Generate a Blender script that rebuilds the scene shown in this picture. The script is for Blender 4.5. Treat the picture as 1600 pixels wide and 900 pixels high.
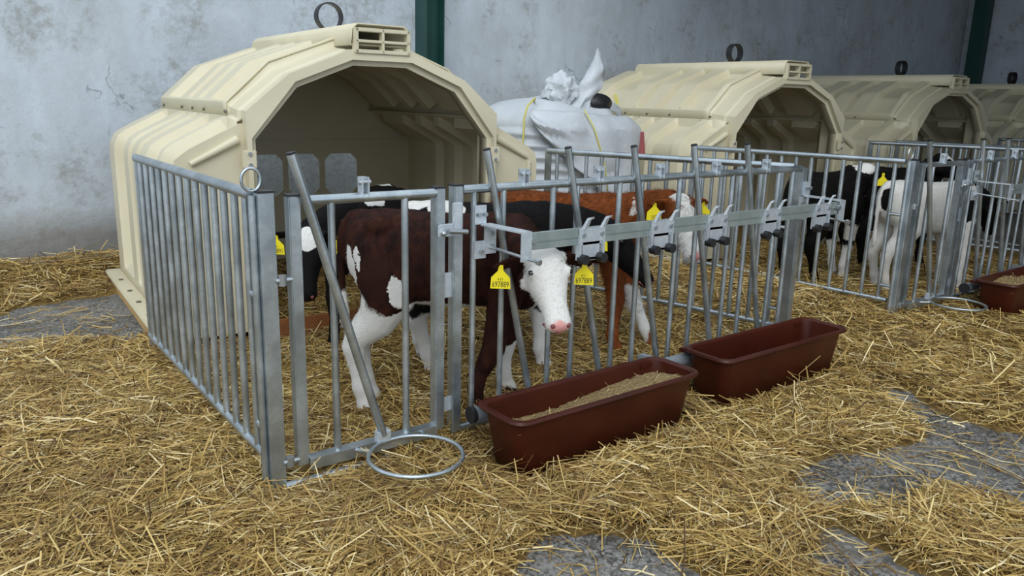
import bpy, bmesh, math, random
import numpy as np
from mathutils import Vector, Matrix, noise as mnoise
random.seed(7); rng = np.random.default_rng(11)
for o in list(bpy.data.objects): bpy.data.objects.remove(o, do_unlink=True)
scene = bpy.context.scene
COL = scene.collection
PI = math.pi

# ------------------------------------------------------------------ camera
CAM = Vector((-0.9121, -2.5485, 1.4239)); YAW, PITCH, ROLL, FPX = 0.6541, 0.2363, 0.0268, 1230.68
fw = Vector((math.sin(YAW)*math.cos(PITCH), math.cos(YAW)*math.cos(PITCH), -math.sin(PITCH)))
rt0 = Vector((math.cos(YAW), -math.sin(YAW), 0)); up0 = rt0.cross(fw)
rt = rt0*math.cos(ROLL) + up0*math.sin(ROLL); up = -rt0*math.sin(ROLL) + up0*math.cos(ROLL)
cam_d = bpy.data.cameras.new('camera'); cam = bpy.data.objects.new('camera', cam_d); COL.objects.link(cam)
cam.matrix_world = Matrix(((rt.x, up.x, -fw.x, CAM.x), (rt.y, up.y, -fw.y, CAM.y), (rt.z, up.z, -fw.z, CAM.z), (0, 0, 0, 1)))
cam_d.sensor_width = 36; cam_d.lens = FPX*36/1600; cam_d.clip_start = 0.05; cam_d.clip_end = 200
scene.camera = cam

# ------------------------------------------------------------------ sky, sun, exposure
world = bpy.data.worlds.new('sky'); scene.world = world; world.use_nodes = True
wn = world.node_tree; bg = wn.nodes['Background']
bg.inputs[0].default_value = (0.80, 0.90, 1.0, 1); bg.inputs[1].default_value = 1.0
sun_d = bpy.data.lights.new('open_sky_sun_offscreen', 'SUN'); sun_d.energy = 0.95; sun_d.angle = math.radians(40); sun_d.color = (1.0, 0.985, 0.96)
sun = bpy.data.objects.new('open_sky_sun_offscreen', sun_d); COL.objects.link(sun)
sun.rotation_euler = Vector((0.46, 0.58, -0.62)).to_track_quat('-Z', 'Y').to_euler()
vs = scene.view_settings
vs.view_transform = 'Standard'; vs.look = 'None'; vs.gamma = 1; vs.use_curve_mapping = False
vs.exposure = 0.40

# ------------------------------------------------------------------ materials
class NT:
    def __init__(s, name):
        s.m = bpy.data.materials.new(name); s.m.use_nodes = True; s.t = s.m.node_tree
        s.b = s.t.nodes['Principled BSDF']
    def n(s, typ, **kw):
        nd = s.t.nodes.new('ShaderNode'+typ)
        for k, v in kw.items():
            if k.startswith('i_'):
                nd.inputs[int(k[2:]) if k[2:].isdigit() else k[2:].replace('_', ' ')].default_value = v
            else: setattr(nd, k, v)
        return nd
    def l(s, a, b): s.t.links.new(a, b)
    def mix(s, fac, a, b):
        nd = s.t.nodes.new('ShaderNodeMix'); nd.data_type = 'RGBA'
        for i, v in ((0, fac), (6, a), (7, b)):
            if isinstance(v, (int, float)): nd.inputs[i].default_value = v
            elif isinstance(v, tuple): nd.inputs[i].default_value = v if len(v) == 4 else v+(1,)
            else: s.l(v, nd.inputs[i])
        return nd.outputs[2]
    def ramp(s, fac, stops):
        nd = s.t.nodes.new('ShaderNodeValToRGB'); e = nd.color_ramp.elements
        while len(e) < len(stops): e.new(0.5)
        for el, (p, c) in zip(e, stops):
            el.position = p; el.color = (c, c, c, 1) if isinstance(c, (int, float)) else c+(1,)
        s.l(fac, nd.inputs[0]); return nd.outputs[0]
    def math(s, op, a, b=None):
        nd = s.t.nodes.new('ShaderNodeMath'); nd.operation = op
        for i, v in ((0, a), (1, b)):
            if v is None: continue
            if isinstance(v, (int, float)): nd.inputs[i].default_value = v
            else: s.l(v, nd.inputs[i])
        return nd.outputs[0]
    def noise(s, vec, scale, detail=4, rough=0.55):
        nd = s.n('TexNoise'); nd.inputs['Scale'].default_value = scale; nd.inputs['Detail'].default_value = detail
        nd.inputs['Roughness'].default_value = rough; s.l(vec, nd.inputs['Vector']); return nd.outputs[0]
    def scale(s, vec, v):
        nd = s.n('VectorMath', operation='MULTIPLY'); s.l(vec, nd.inputs[0]); nd.inputs[1].default_value = v; return nd.outputs[0]
    def bump(s, h, strength, dist=0.01):
        nd = s.n('Bump'); nd.inputs['Strength'].default_value = strength; nd.inputs['Distance'].default_value = dist
        s.l(h, nd.inputs['Height']); s.l(nd.outputs[0], s.b.inputs['Normal'])
    def col(s, c):
        if isinstance(c, tuple): s.b.inputs['Base Color'].default_value = c+(1,)
        else: s.l(c, s.b.inputs['Base Color'])
    def set(s, rough=0.5, metal=0.0, spec=None):
        s.b.inputs['Roughness'].default_value = rough; s.b.inputs['Metallic'].default_value = metal
        if spec is not None: s.b.inputs['Specular IOR Level'].default_value = spec
    def obj(s): return s.n('TexCoord').outputs['Object']
    def pos(s): return s.n('NewGeometry').outputs['Position']

def simple(name, a, b=None, rough=0.5, metal=0.0, scale=8.0, bump=0.0, bscale=60, spec=None, bdist=0.004):
    t = NT(name); p = t.pos()
    if b is None: t.col(a)
    else: t.col(t.mix(t.ramp(t.noise(p, scale), [(0.35, 0.0), (0.65, 1.0)]), a, b))
    t.set(rough, metal, spec)
    if bump: t.bump(t.noise(p, bscale), bump, bdist)
    return t.m

def m_wall():
    t = NT('painted_plaster'); p = t.pos()
    big = t.noise(p, 0.7, 6, 0.6); med = t.noise(p, 1.5, 9, 0.72); fine = t.noise(p, 16, 7, 0.7); streak = t.noise(t.scale(p, (7, 7, 2.2)), 1.0, 6, 0.65)
    c = t.mix(t.ramp(streak, [(0.35, 0.0), (0.7, 1.0)]), (0.56, 0.625, 0.70), (0.47, 0.525, 0.585))
    c = t.mix(t.ramp(t.noise(p, 1.1, 7, 0.65), [(0.42, 0.0), (0.66, 0.55)]), c, (0.40, 0.43, 0.45))
    # worn patches where the render shows through
    patch = t.math('MULTIPLY', t.ramp(med, [(0.50, 0.0), (0.61, 1.0)]), t.ramp(fine, [(0.38, 0.0), (0.60, 1.0)]))
    c = t.mix(t.math('MULTIPLY', patch, 0.62), c, (0.255, 0.25, 0.22))
    light = t.ramp(t.noise(p, 2.3, 6, 0.65), [(0.55, 0.0), (0.7, 0.45)])
    c = t.mix(light, c, (0.63, 0.68, 0.73))
    sp = t.ramp(t.noise(p, 26, 5, 0.75), [(0.66, 0.0), (0.71, 1.0)])
    sp = t.math('MULTIPLY', sp, t.ramp(big, [(0.42, 0.1), (0.6, 1.0)]))
    c = t.mix(t.math('MULTIPLY', sp, 0.45), c, (0.12, 0.12, 0.11))
    # hairline cracks
    vo = t.n('TexVoronoi', feature='DISTANCE_TO_EDGE'); vo.inputs['Scale'].default_value = 0.9
    wv = t.n('VectorMath', operation='ADD'); nz = t.n('TexNoise'); nz.inputs['Scale'].default_value = 3.0; nz.inputs['Detail'].default_value = 6; t.l(p, nz.inputs['Vector'])
    t.l(p, wv.inputs[0]); t.l(nz.outputs['Color'], wv.inputs[1]); t.l(wv.outputs[0], vo.inputs['Vector'])
    cr = t.math('MULTIPLY', t.ramp(vo.outputs['Distance'], [(0.0, 1.0), (0.012, 0.0)]), t.ramp(t.noise(p, 1.9, 3), [(0.55, 0.0), (0.62, 0.7)]))
    c = t.mix(cr, c, (0.10, 0.10, 0.09))
    # lower cement band where the paint has gone
    z = t.n('SeparateXYZ'); t.l(p, z.inputs[0])
    zz = t.math('ADD', z.outputs[2], t.math('MULTIPLY', t.math('SUBTRACT', med, 0.5), 0.55))
    band = t.ramp(zz, [(0.30, 1.0), (0.52, 0.0)])
    c = t.mix(band, c, t.mix(fine, (0.15, 0.145, 0.135), (0.32, 0.32, 0.31)))
    t.col(c); t.set(0.85); t.bump(t.math('ADD', fine, t.math('MULTIPLY', patch, -0.8)), 0.5, 0.01); return t.m

def m_concrete():
    t = NT('concrete_floor'); p = t.pos()
    v = t.n('TexVoronoi'); v.inputs['Scale'].default_value = 95; t.l(p, v.inputs['Vector'])
    agg = t.n('SeparateColor'); t.l(v.outputs['Color'], agg.inputs[0])
    c = t.mix(t.ramp(agg.outputs[0], [(0.2, 0.0), (0.9, 1.0)]), (0.05, 0.047, 0.042), (0.26, 0.25, 0.23))
    c = t.mix(t.ramp(t.noise(p, 2.2, 6, 0.6), [(0.45, 0.0), (0.62, 0.5)]), c, (0.225, 0.215, 0.195))
    c = t.mix(t.ramp(t.noise(p, 1.4, 6, 0.65), [(0.52, 0.0), (0.62, 0.6)]), c, (0.055, 0.047, 0.036))
    t.col(c); t.set(0.75); t.bump(t.noise(p, 120, 3), 0.35, 0.004); return t.m

def m_straw(base=False):
    t = NT('straw_base' if base else 'straw'); p = t.pos()
    if base:
        c = t.mix(t.ramp(t.noise(p, 25, 6, 0.7), [(0.3, 0.0), (0.7, 1.0)]), (0.16, 0.09, 0.025), (0.46, 0.305, 0.088))
        t.bump(t.noise(p, 60, 6, 0.7), 1.0, 0.03)
    else:
        a = t.n('Attribute', attribute_name='tone')
        c = t.ramp(a.outputs['Fac'], [(0.0, (0.065, 0.03, 0.008)), (0.22, (0.22, 0.12, 0.03)), (0.55, (0.46, 0.305, 0.088)), (0.82, (0.66, 0.485, 0.185)), (1.0, (0.80, 0.67, 0.38))])
        wet = t.ramp(t.noise(p, 1.8, 5, 0.6), [(0.5, 0.0), (0.7, 0.5)])
        c = t.mix(wet, c, (0.20, 0.12, 0.045))
    t.col(c); t.set(0.55 if not base else 0.9, 0, 0.35); return t.m

def m_galv():
    t = NT('galvanised_steel'); p = t.pos()
    v = t.n('TexVoronoi'); v.inputs['Scale'].default_value = 70; t.l(p, v.inputs['Vector'])
    sp = t.n('SeparateColor'); t.l(v.outputs['Color'], sp.inputs[0])
    n = t.noise(p, 7, 5, 0.6)
    c = t.mix(t.ramp(n, [(0.35, 0.0), (0.65, 1.0)]), (0.37, 0.42, 0.45), (0.57, 0.62, 0.645))
    c = t.mix(t.math('MULTIPLY', sp.outputs[0], 0.35), c, (0.33, 0.375, 0.40))
    t.col(c); t.set(0.40, 0.88); r = t.ramp(n, [(0.3, 0.27), (0.7, 0.45)]); t.l(r, t.b.inputs['Roughness'])
    t.bump(t.noise(p, 40, 3), 0.06, 0.003); return t.m

M = {}
M['wall'] = m_wall(); M['concrete'] = m_concrete(); M['straw'] = m_straw(); M['straw_base'] = m_straw(True); M['galv'] = m_galv()
M['plate'] = simple('zinc_plate', (0.52, 0.57, 0.62), (0.63, 0.68, 0.72), 0.38, 0.55, 30, 0.05)
M['beam'] = simple('passivated_beam', (0.30, 0.355, 0.345), (0.40, 0.455, 0.44), 0.38, 0.6, 12, 0.05)
M['hutch'] = simple('cream_plastic', (0.60, 0.545, 0.385), (0.65, 0.595, 0.43), 0.45, 0, 2.5, 0.08, 90)
M['roofing'] = simple('roof_sheet', (0.30, 0.31, 0.31), (0.36, 0.36, 0.36), 0.7)
M['black'] = simple('black_rubber', (0.012, 0.012, 0.014), None, 0.45)
M['trough'] = simple('brown_plastic', (0.060, 0.0115, 0.005), (0.042, 0.0075, 0.0035), 0.38, 0, 5, 0.06, 40, 0.28)
M['water'] = simple('trough_water', (0.008, 0.006, 0.005), None, 0.05)
M['feed'] = simple('crumbly_feed', (0.42, 0.30, 0.13), (0.22, 0.145, 0.06), 0.9, 0, 70, 1.0, 90, None, 0.02)
M['straw_pale'] = simple('pale_straw', (0.50, 0.37, 0.15), (0.62, 0.48, 0.22), 0.6)
M['green'] = simple('green_paint', (0.006, 0.045, 0.038), (0.010, 0.055, 0.047), 0.4, 0, 4)
M['wood'] = simple('yellow_timber', (0.55, 0.36, 0.14), (0.42, 0.26, 0.09), 0.7, 0, 14, 0.2)
M['board'] = simple('brown_board', (0.28, 0.10, 0.03), (0.20, 0.07, 0.02), 0.7, 0, 14, 0.2)
M['bag'] = simple('woven_white_plastic', (0.50, 0.535, 0.57), (0.56, 0.59, 0.62), 0.5, 0, 6, 0.25, 25, None, 0.02)
M['yellow'] = simple('yellow_webbing', (0.62, 0.56, 0.13), None, 0.6)
M['tag'] = simple('yellow_tag', (0.86, 0.72, 0.012), None, 0.4)
M['purple'] = simple('purple_tag', (0.16, 0.06, 0.42), None, 0.4)
M['ink'] = simple('black_ink', (0.015, 0.015, 0.012), None, 0.6)
M['red'] = simple('red_label', (0.20, 0.006, 0.008), None, 0.5)
M['eye'] = simple('dark_eye', (0.006, 0.004, 0.004), None, 0.06)
M['pvc'] = simple('grey_pipe', (0.20, 0.225, 0.25), None, 0.35)
M['bolt'] = simple('bolt_steel', (0.42, 0.45, 0.47), None, 0.3, 0.8)
M['boltdark'] = simple('dull_bolt', (0.16, 0.15, 0.12), None, 0.5, 0.5)
M['mouth'] = simple('mouth_skin', (0.18, 0.045, 0.045), None, 0.5)
def m_pane():
    t = NT('clear_pane'); t.col((0.8, 0.85, 0.86)); t.set(0.25); t.b.inputs['Alpha'].default_value = 0.25
    p = t.pos(); t.l(t.ramp(t.noise(p, 30, 5, 0.7), [(0.45, 0.12), (0.7, 0.45)]), t.b.inputs['Alpha']); return t.m
M['pane'] = m_pane()

# ------------------------------------------------------------------ mesh helpers
class MB:
    def __init__(s): s.v = []; s.f = []
    def add(s, vs_, fs):
        k = len(s.v); s.v += [tuple(v) for v in vs_]; s.f += [tuple(i+k for i in f) for f in fs]; return s
    def box(s, c, size, rot=None):
        c = Vector(c); h = Vector(size)/2; vs_ = []
        for x in (-1, 1):
            for y in (-1, 1):
                for z in (-1, 1):
                    v = Vector((x*h.x, y*h.y, z*h.z))
                    if rot is not None: v = rot @ v
                    vs_.append(c+v)
        return s.add(vs_, [(0, 1, 3, 2), (4, 6, 7, 5), (0, 4, 5, 1), (2, 3, 7, 6), (0, 2, 6, 4), (1, 5, 7, 3)])
    def bar(s, p0, p1, w, h, upv=(0, 0, 1)):
        p0, p1 = Vector(p0), Vector(p1); d = (p1-p0); L = d.length; d.normalize()
        u = Vector(upv); sd = d.cross(u)
        if sd.length < 1e-4: sd = d.cross(Vector((0, 1, 0)))
        sd.normalize(); u = sd.cross(d)
        return s.box((p0+p1)/2, (L, w, h), Matrix((d, sd, u)).transposed())
    def rings(s, rings, cap=True, closed=True):
        n = len(rings[0]); k = len(s.v); s.v += [tuple(p) for r in rings for p in r]
        for i in range(len(rings)-1):
            a, b = k+i*n, k+(i+1)*n
            for j in range(n if closed else n-1):
                j2 = (j+1) % n; s.f.append((a+j, a+j2, b+j2, b+j))
        if cap: s.f.append(tuple(k+j for j in reversed(range(n)))); s.f.append(tuple(k+(len(rings)-1)*n+j for j in range(n)))
        return s
    def tube(s, pts, r, n=10, cap=True, closed=False, flat=1.0, upv=None):
        pts = [Vector(p) for p in pts]; m = len(pts); rs = r if isinstance(r, (list, tuple)) else [r]*m
        rings = []; prev = None
        for i in range(m):
            if closed: d = pts[(i+1) % m]-pts[i-1]
            else: d = pts[min(i+1, m-1)]-pts[max(i-1, 0)]
            d.normalize()
            if prev is None:
                a = Vector(upv) if upv else (Vector((0, 0, 1)) if abs(d.z) < 0.9 else Vector((0, 1, 0)))
                u = (a-d*a.dot(d)).normalized()
            else: u = (prev-d*prev.dot(d)).normalized()
            prev = u; w = d.cross(u); ri = rs[i]; ra, rb = (ri if isinstance(ri, tuple) else (ri*flat, ri))
            rings.append([pts[i]+u*(ra*math.cos(2*PI*j/n))+w*(rb*math.sin(2*PI*j/n)) for j in range(n)])
        if closed: rings.append(rings[0]); cap = False
        return s.rings(rings, cap)
    def ball(s, c, r, n=10, m=7):
        c = Vector(c); r = r if isinstance(r, tuple) else (r, r, r)
        rs = []
        for i in range(m+1):
            a = PI*(i+0.02)/(m+0.04); rs.append([(c.x+r[0]*math.sin(a)*math.cos(2*PI*j/n), c.y+r[1]*math.sin(a)*math.sin(2*PI*j/n), c.z-r[2]*math.cos(a)) for j in range(n)])
        return s.rings(rs)
    def prism(s, poly, f0, f1):
        n = len(poly); a = [f0(*p) for p in poly]; b = [f1(*p) for p in poly]; return s.rings([a, b])
    def build(s, name, mat=None, parent=None, smooth=False, angle=None, bevel=0, bseg=2):
        me = bpy.data.meshes.new(name); me.from_pydata(s.v, [], s.f)
        bm = bmesh.new(); bm.from_mesh(me); bmesh.ops.remove_doubles(bm, verts=bm.verts, dist=1e-6); bmesh.ops.recalc_face_normals(bm, faces=bm.faces)
        if bevel:
            es = [e for e in bm.edges if len(e.link_faces) == 2 and e.calc_face_angle(0) > 0.6]
            bmesh.ops.bevel(bm, geom=es, offset=bevel, segments=bseg, affect='EDGES', clamp_overlap=True)
        bm.to_mesh(me); bm.free()
        o = bpy.data.objects.new(name, me); COL.objects.link(o)
        if mat: me.materials.append(M[mat] if isinstance(mat, str) else mat)
        if smooth or angle:
            me.polygons.foreach_set('use_smooth', [True]*len(me.polygons))
            if angle: me.set_sharp_from_angle(angle=math.radians(angle))
        if parent: o.parent = parent
        return o
def tag(o, label=None, cat=None, group=None, kind=None):
    if label: o['label'] = label
    if cat: o['category'] = cat
    if group: o['group'] = group
    if kind: o['kind'] = kind
    return o
def empty(name, loc, label, cat, rz=0, group=None):
    o = bpy.data.objects.new(name, None); COL.objects.link(o); o.location = loc; o.rotation_euler = (0, 0, rz); o.empty_display_size = 0.1
    return tag(o, label, cat, group)
def pipe(name, p0, p1, r, parent, mat='galv', n=10):
    return MB().tube([p0, p1], r, n).build(name, mat, parent, angle=50)
def lerp(a, b, t): return tuple(a[i]+(b[i]-a[i])*t for i in range(len(a)))
def text_mesh(txt, size, name, mat, parent, loc, rotm, xs=1.0):
    cu = bpy.data.curves.new('txt', 'FONT'); cu.body = txt; cu.size = size; cu.align_x = 'CENTER'; cu.align_y = 'CENTER'; cu.resolution_u = 2
    ob = bpy.data.objects.new('txt', cu); COL.objects.link(ob); dg = bpy.context.evaluated_depsgraph_get()
    me = bpy.data.meshes.new_from_object(ob.evaluated_get(dg)); bpy.data.objects.remove(ob, do_unlink=True); bpy.data.curves.remove(cu)
    me.transform(Matrix.Translation(loc) @ rotm.to_4x4() @ Matrix.Diagonal((xs, 1, 1, 1)))
    o = bpy.data.objects.new(name, me); COL.objects.link(o); me.materials.clear(); me.materials.append(M[mat]); o.parent = parent
    return o

# ------------------------------------------------------------------ setting
WY = 4.43; WX = 14.6; RZ = 4.6
tag(MB().box((4.5, -1.0, -0.1), (34, 26, 0.2)).build('floor', 'concrete'), 'grey worn concrete barn floor', kind='structure')
tag(MB().box((5.2, WY+0.1, RZ/2), (19, 0.2, RZ)).build('wall_back', 'wall'), 'stained bluish white plaster wall behind the hutches', kind='structure')
tag(MB().box((WX+0.1, -1.5, RZ/2), (0.2, 12, RZ)).build('wall_right', 'wall'), 'pale end wall beyond the last hutch', kind='structure')
tag(MB().box((9.6, -0.7, RZ+0.05), (10.4, 10.6, 0.1)).build('shade_roof', 'roofing'), 'unseen grey sheet roof added over the right side to shade it', kind='structure')  # unseen roof, open on the left so that only the right side darkens
tag(MB().box((11.4, -6.0, RZ/2), (6.8, 0.2, RZ)).build('shade_wall', 'wall'), 'unseen front wall added to shade the right end of the barn', kind='structure')  # unseen wall, added to keep sky light off the far right
def hbeam(name, x, y, w, d, mat, label):
    r = empty(name, (x, y, 0), label, 'column')
    for sx in (-1, 1): MB().box((sx*w/2, 0, RZ/2), (0.014, d, RZ)).build('flange', mat, r)
    MB().box((0, 0, RZ/2), (w-0.014, 0.012, RZ)).build('web', mat, r)
    return r
hbeam('steel_column', 3.27, WY-0.105, 0.19, 0.21, 'green', 'dark green steel column standing against the plaster wall')
cc = empty('wall_post', (WX-0.13, 4.12, 0), 'dark steel post against the far end wall', 'column')
MB().box((0, 0, RZ/2), (0.20, 0.24, RZ)).build('shaft', 'green', cc)
# ------------------------------------------------------------------ calf hutches
RIBP = [(0.32, 0.64), (0.82, 0.95), (1.11, 1.25), (1.42, 1.84)]     # recessed panels between the ribs, along the depth
HD = 2.10
def v_stations(v0):
    st = [(v0, 0)] if v0 > 0.1 else [(v0, 1), (0.20, 1), (0.232, 0)]
    for a, b in RIBP: st += [(a, 0), (a+0.03, 1), (b-0.03, 1), (b, 0)]
    st += [(HD-0.04, 0), (HD, 0)]
    return st
def shell(half, masks, v0, depth, front_inset, back_inset, side=0):
    """half: right-hand profile [(u,z)], lofted along the depth with recessed panels pressed into it"""
    prof = [(-u, z) for u, z in half] + [(u, z) for u, z in reversed(half)] if half[-1][0] > 0.001 else None
    mk = masks + masks[::-1]; n = len(prof); nor = []
    for i in range(n):
        a, b = prof[max(i-1, 0)], prof[min(i+1, n-1)]
        d = Vector((b[0]-a[0], b[1]-a[1])).normalized(); nor.append((-d.y, d.x))
    rings = []; st = v_stations(v0); h = len(half); lo, hi = (0, n) if not side else ((0, h) if side < 0 else (h, n))
    for k, (v, m) in enumerate(st):
        ins = front_inset if k == 0 else (back_inset if k == len(st)-1 else 0)
        row = []
        for i, (u, z) in enumerate(prof):
            off = -(depth*m*mk[i]+ins); 
            row.append((u+nor[i][0]*off, v, z+nor[i][1]*off))
        rings.append(row[lo:hi])
    return MB().rings(rings, cap=False, closed=False)
def solid(o, th=0.012):
    md = o.modifiers.new('wall_thickness', 'SOLIDIFY'); md.thickness = th; md.offset = -1
INNER = [(0.755, 0.06), (0.755, 1.165), (0.51, 1.452), (0.17, 1.585)]
OUTER = [(0.825, 0.06), (0.825, 1.335), (0.580, 1.540), (0.205, 1.690)]
ROOFP = [(0.845, 0.06), (0.845, 1.365), (0.595, 1.600), (0.205, 1.745)]
def sym(h): return [(-u, z) for u, z in h] + [(u, z) for u, z in reversed(h)]
def make_hutch(loc, rz, label, detail=True):
    r = empty('calf_hutch', loc, label, 'hutch', rz, 'cream plastic calf hutches along the wall')
    low = [(1.225, 0.075), (1.225, 0.14), (1.225, 0.19), (1.225, 0.98), (1.218, 1.04), (1.190, 1.098), (1.14, 1.135), (1.06, 1.178), (0.885, 1.268), (0.855, 1.282), (0.815, 1.30)]
    for sd in (-1, 1):
        o = shell(low, [0, 0, 1, 1, 1, 1, 1, 1, 1, 0, 0], 0.06, 0.062, 0.02, 0.008, sd).build('side_shell', 'hutch', r, angle=30); solid(o)
    ro = [(0.848, 1.285), (0.848, 1.362), (0.838, 1.372), (0.820, 1.390), (0.625, 1.572), (0.595, 1.600), (0.55, 1.616), (0.25, 1.727), (0.205, 1.745), (0.18, 1.752)]
    o = shell(ro, [0, 0, 0, 1, 1, 1, 1, 1, 0.6, 0], 0.255, 0.068, 0.0, 0.008).build('roof_shell', 'hutch', r, angle=30); solid(o)
    # ridge duct along the top with its louvre
    m = MB(); cs = [(-0.195, 1.70), (-0.185, 1.79), (-0.15, 1.822), (0.15, 1.822), (0.185, 1.79), (0.195, 1.70)]
    m.rings([[(u, v, z) for u, z in cs] for v in (0.0, 1.93)], cap=False); m.f.append((6, 7, 8, 9, 10, 11)); solid(m.build('ridge_duct', 'hutch', r, angle=25), 0.008)   # open at the front behind the louvre
    m = MB()
    for z in (1.665, 1.722, 1.785): m.box((0, -0.005, z), (0.345, 0.05, 0.022 if z != 1.722 else 0.016))
    for u in (-0.165, 0, 0.165): m.box((u, -0.005, 1.725), (0.022 if u else 0.016, 0.05, 0.14))
    m.build('vent_grille', 'hutch', r, bevel=0.003)
    # arch frame around the mouth
    mid = [(u+0.03*(1 if i < 2 else 0.7), z+(0 if i == 0 else (0.008 if i == 1 else 0.03))) for i, (u, z) in enumerate(INNER)]
    out2 = [(u-0.016, z-(0 if i == 0 else 0.016)) for i, (u, z) in enumerate(OUTER)]; rin = [(u, z-(0 if i == 0 else 0.012)) for i, (u, z) in enumerate(OUTER)]
    seq = [(ROOFP, 0.268), (OUTER, 0.236), (rin, 0.10), (out2, 0.085), (out2, -0.015), (mid, -0.02), (mid, 0.02), (INNER, 0.022), (INNER, 0.11)]
    o = MB().rings([[(u, v, z) for u, z in sym(h)] for h, v in seq], cap=False, closed=False).build('arch_frame', 'hutch', r, angle=25); solid(o, 0.01)
    # front cheeks, raised hand bars and bolted lugs
    for s in (-1, 1):
        poly = [(0.79, 0.06), (1.19, 0.06), (1.19, 1.00), (1.175, 1.06), (1.10, 1.115), (0.83, 1.25), (0.79, 1.25)]
        MB().prism(poly, lambda u, z: (s*u, 0.055, z), lambda u, z: (s*u, 0.075, z)).build('front_cheek', 'hutch', r)
        p2 = [(0.85, 0.13), (1.12, 0.13), (1.12, 0.98), (0.85, 1.12)]
        MB().tube([(s*1.10, 0.045, 1.035), (s*0.845, 0.045, 1.165)], [0.016, 0.026], 10).build('hand_bar', 'hutch', r, angle=50)
        MB().tube([(s*1.12, 0.05, 0.16), (s*1.12, 0.05, 1.0)], 0.018, 8).build('moulded_rib', 'hutch', r, angle=50)
        lug = MB().box((s*0.80, -0.005, 1.06), (0.075, 0.03, 0.10)).build('lug', 'hutch', r, bevel=0.006)
        for z in (1.03, 1.09): MB().tube([(s*0.80, -0.02, z), (s*0.80, -0.03, z)], 0.011, 8).build('bolt', 'bolt', lug)
        # foot flange, its bolts and the timber skid beneath
        fl = MB().box((s*1.265, HD/2+0.03, 0.065), (0.12, HD, 0.028)).build('foot_flange', 'hutch', r, bevel=0.008)
        for v in (0.25, 0.62, 0.98, 1.32, 1.7): MB().tube([(s*1.275, v, 0.078), (s*1.275, v, 0.086)], 0.016, 8).build('bolt', 'boltdark', fl)
        MB().box((s*1.27, HD/2+0.03, 0.0255), (0.09, HD, 0.055)).build('timber_skid', 'wood', r)
        for v in (0.235, 0.73, 1.03, 1.335, 1.93): MB().tube([(s*0.845, v, 1.31), (s*0.861, v, 1.31)], 0.009, 8).build('bolt', 'boltdark', r)
    # rear wall with see-through panes
    wins = [(-0.56, -0.27), (-0.20, 0.055), (0.10, 0.37), (0.42, 0.71)]; z0, z1 = 0.585, 0.925; vb = HD-0.035; c = 0.055
    hp = [(1.218, z1), (1.218, 1.00), (1.185, 1.095), (1.06, 1.172), (0.84, 1.283), (0.84, 1.36), (0.592, 1.594), (0.19, 1.742)]; top = hp+[(-u, z) for u, z in reversed(hp)]
    f0, f1 = (lambda u, z: (u, vb, z)), (lambda u, z: (u, vb+0.014, z))
    m = MB().prism(top, f0, f1); m.prism([(-1.218, 0.05), (1.218, 0.05), (1.218, z0), (-1.218, z0)], f0, f1)
    xs = [-1.218] + [x for w in wins for x in w] + [1.218]
    for i in range(0, len(xs), 2): m.prism([(xs[i], z0), (xs[i+1], z0), (xs[i+1], z1), (xs[i], z1)], f0, f1)
    for a, b in wins:
        for px, pz, sx, sz in ((a, z0, 1, 1), (b, z0, -1, 1), (a, z1, 1, -1), (b, z1, -1, -1)):
            m.prism([(px, pz), (px+sx*c, pz), (px, pz+sz*c)], f0, f1)
    bw = m.build('rear_wall', 'hutch', r)
    MB().bar((-1.15, vb-0.02, 1.03), (1.15, vb-0.02, 1.03), 0.03, 0.03).build('rear_rail', 'hutch', bw)
    if detail:
        for a, b in wins: MB().box(((a+b)/2, vb+0.005, (z0+z1)/2), (b-a-0.002, 0.004, z1-z0-0.002)).build('pane', 'pane', r)
    # black lifting strap bent into a hoop
    R0 = 0.088; U0 = -0.045; rr = []
    for j in range(28):
        a = 2*PI*j/28; ca, sa = math.cos(a), math.sin(a)
        rr.append([(U0+R0*ca, 0.67, 1.908+R0*sa), (U0+R0*ca, 0.735, 1.908+R0*sa), (U0+(R0-0.007)*ca, 0.735, 1.908+(R0-0.007)*sa), (U0+(R0-0.007)*ca, 0.67, 1.908+(R0-0.007)*sa)])
    m = MB().rings(rr+[rr[0]], cap=False); m.build('lifting_hoop', 'black', r, angle=40)
    return r
make_hutch((1.385, 1.77, 0), -0.055, 'cream ribbed plastic calf hutch whose mouth opens into the pen with the white-faced brown calf')
make_hutch((5.66, 1.83, 0), -0.04, 'cream ribbed plastic calf hutch just beyond the white bulk bag')
make_hutch((8.98, 1.88, 0), -0.04, 'cream ribbed plastic calf hutch between the hutch by the bulk bag and the end hutch', False)
make_hutch((12.35, 1.93, 0), -0.04, 'cream ribbed plastic calf hutch at the end of the row by the far wall', False)
tag(MB().box((0, 0, 0.06), (0.62, 0.04, 0.12)).build('threshold_board', 'board'), 'short brown board lying on edge at the mouth of a hutch', 'board')
tb = bpy.data.objects['threshold_board']; tb.location = (0.98, 1.70, 0.03); tb.rotation_euler = (0, 0, -0.05)

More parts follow.
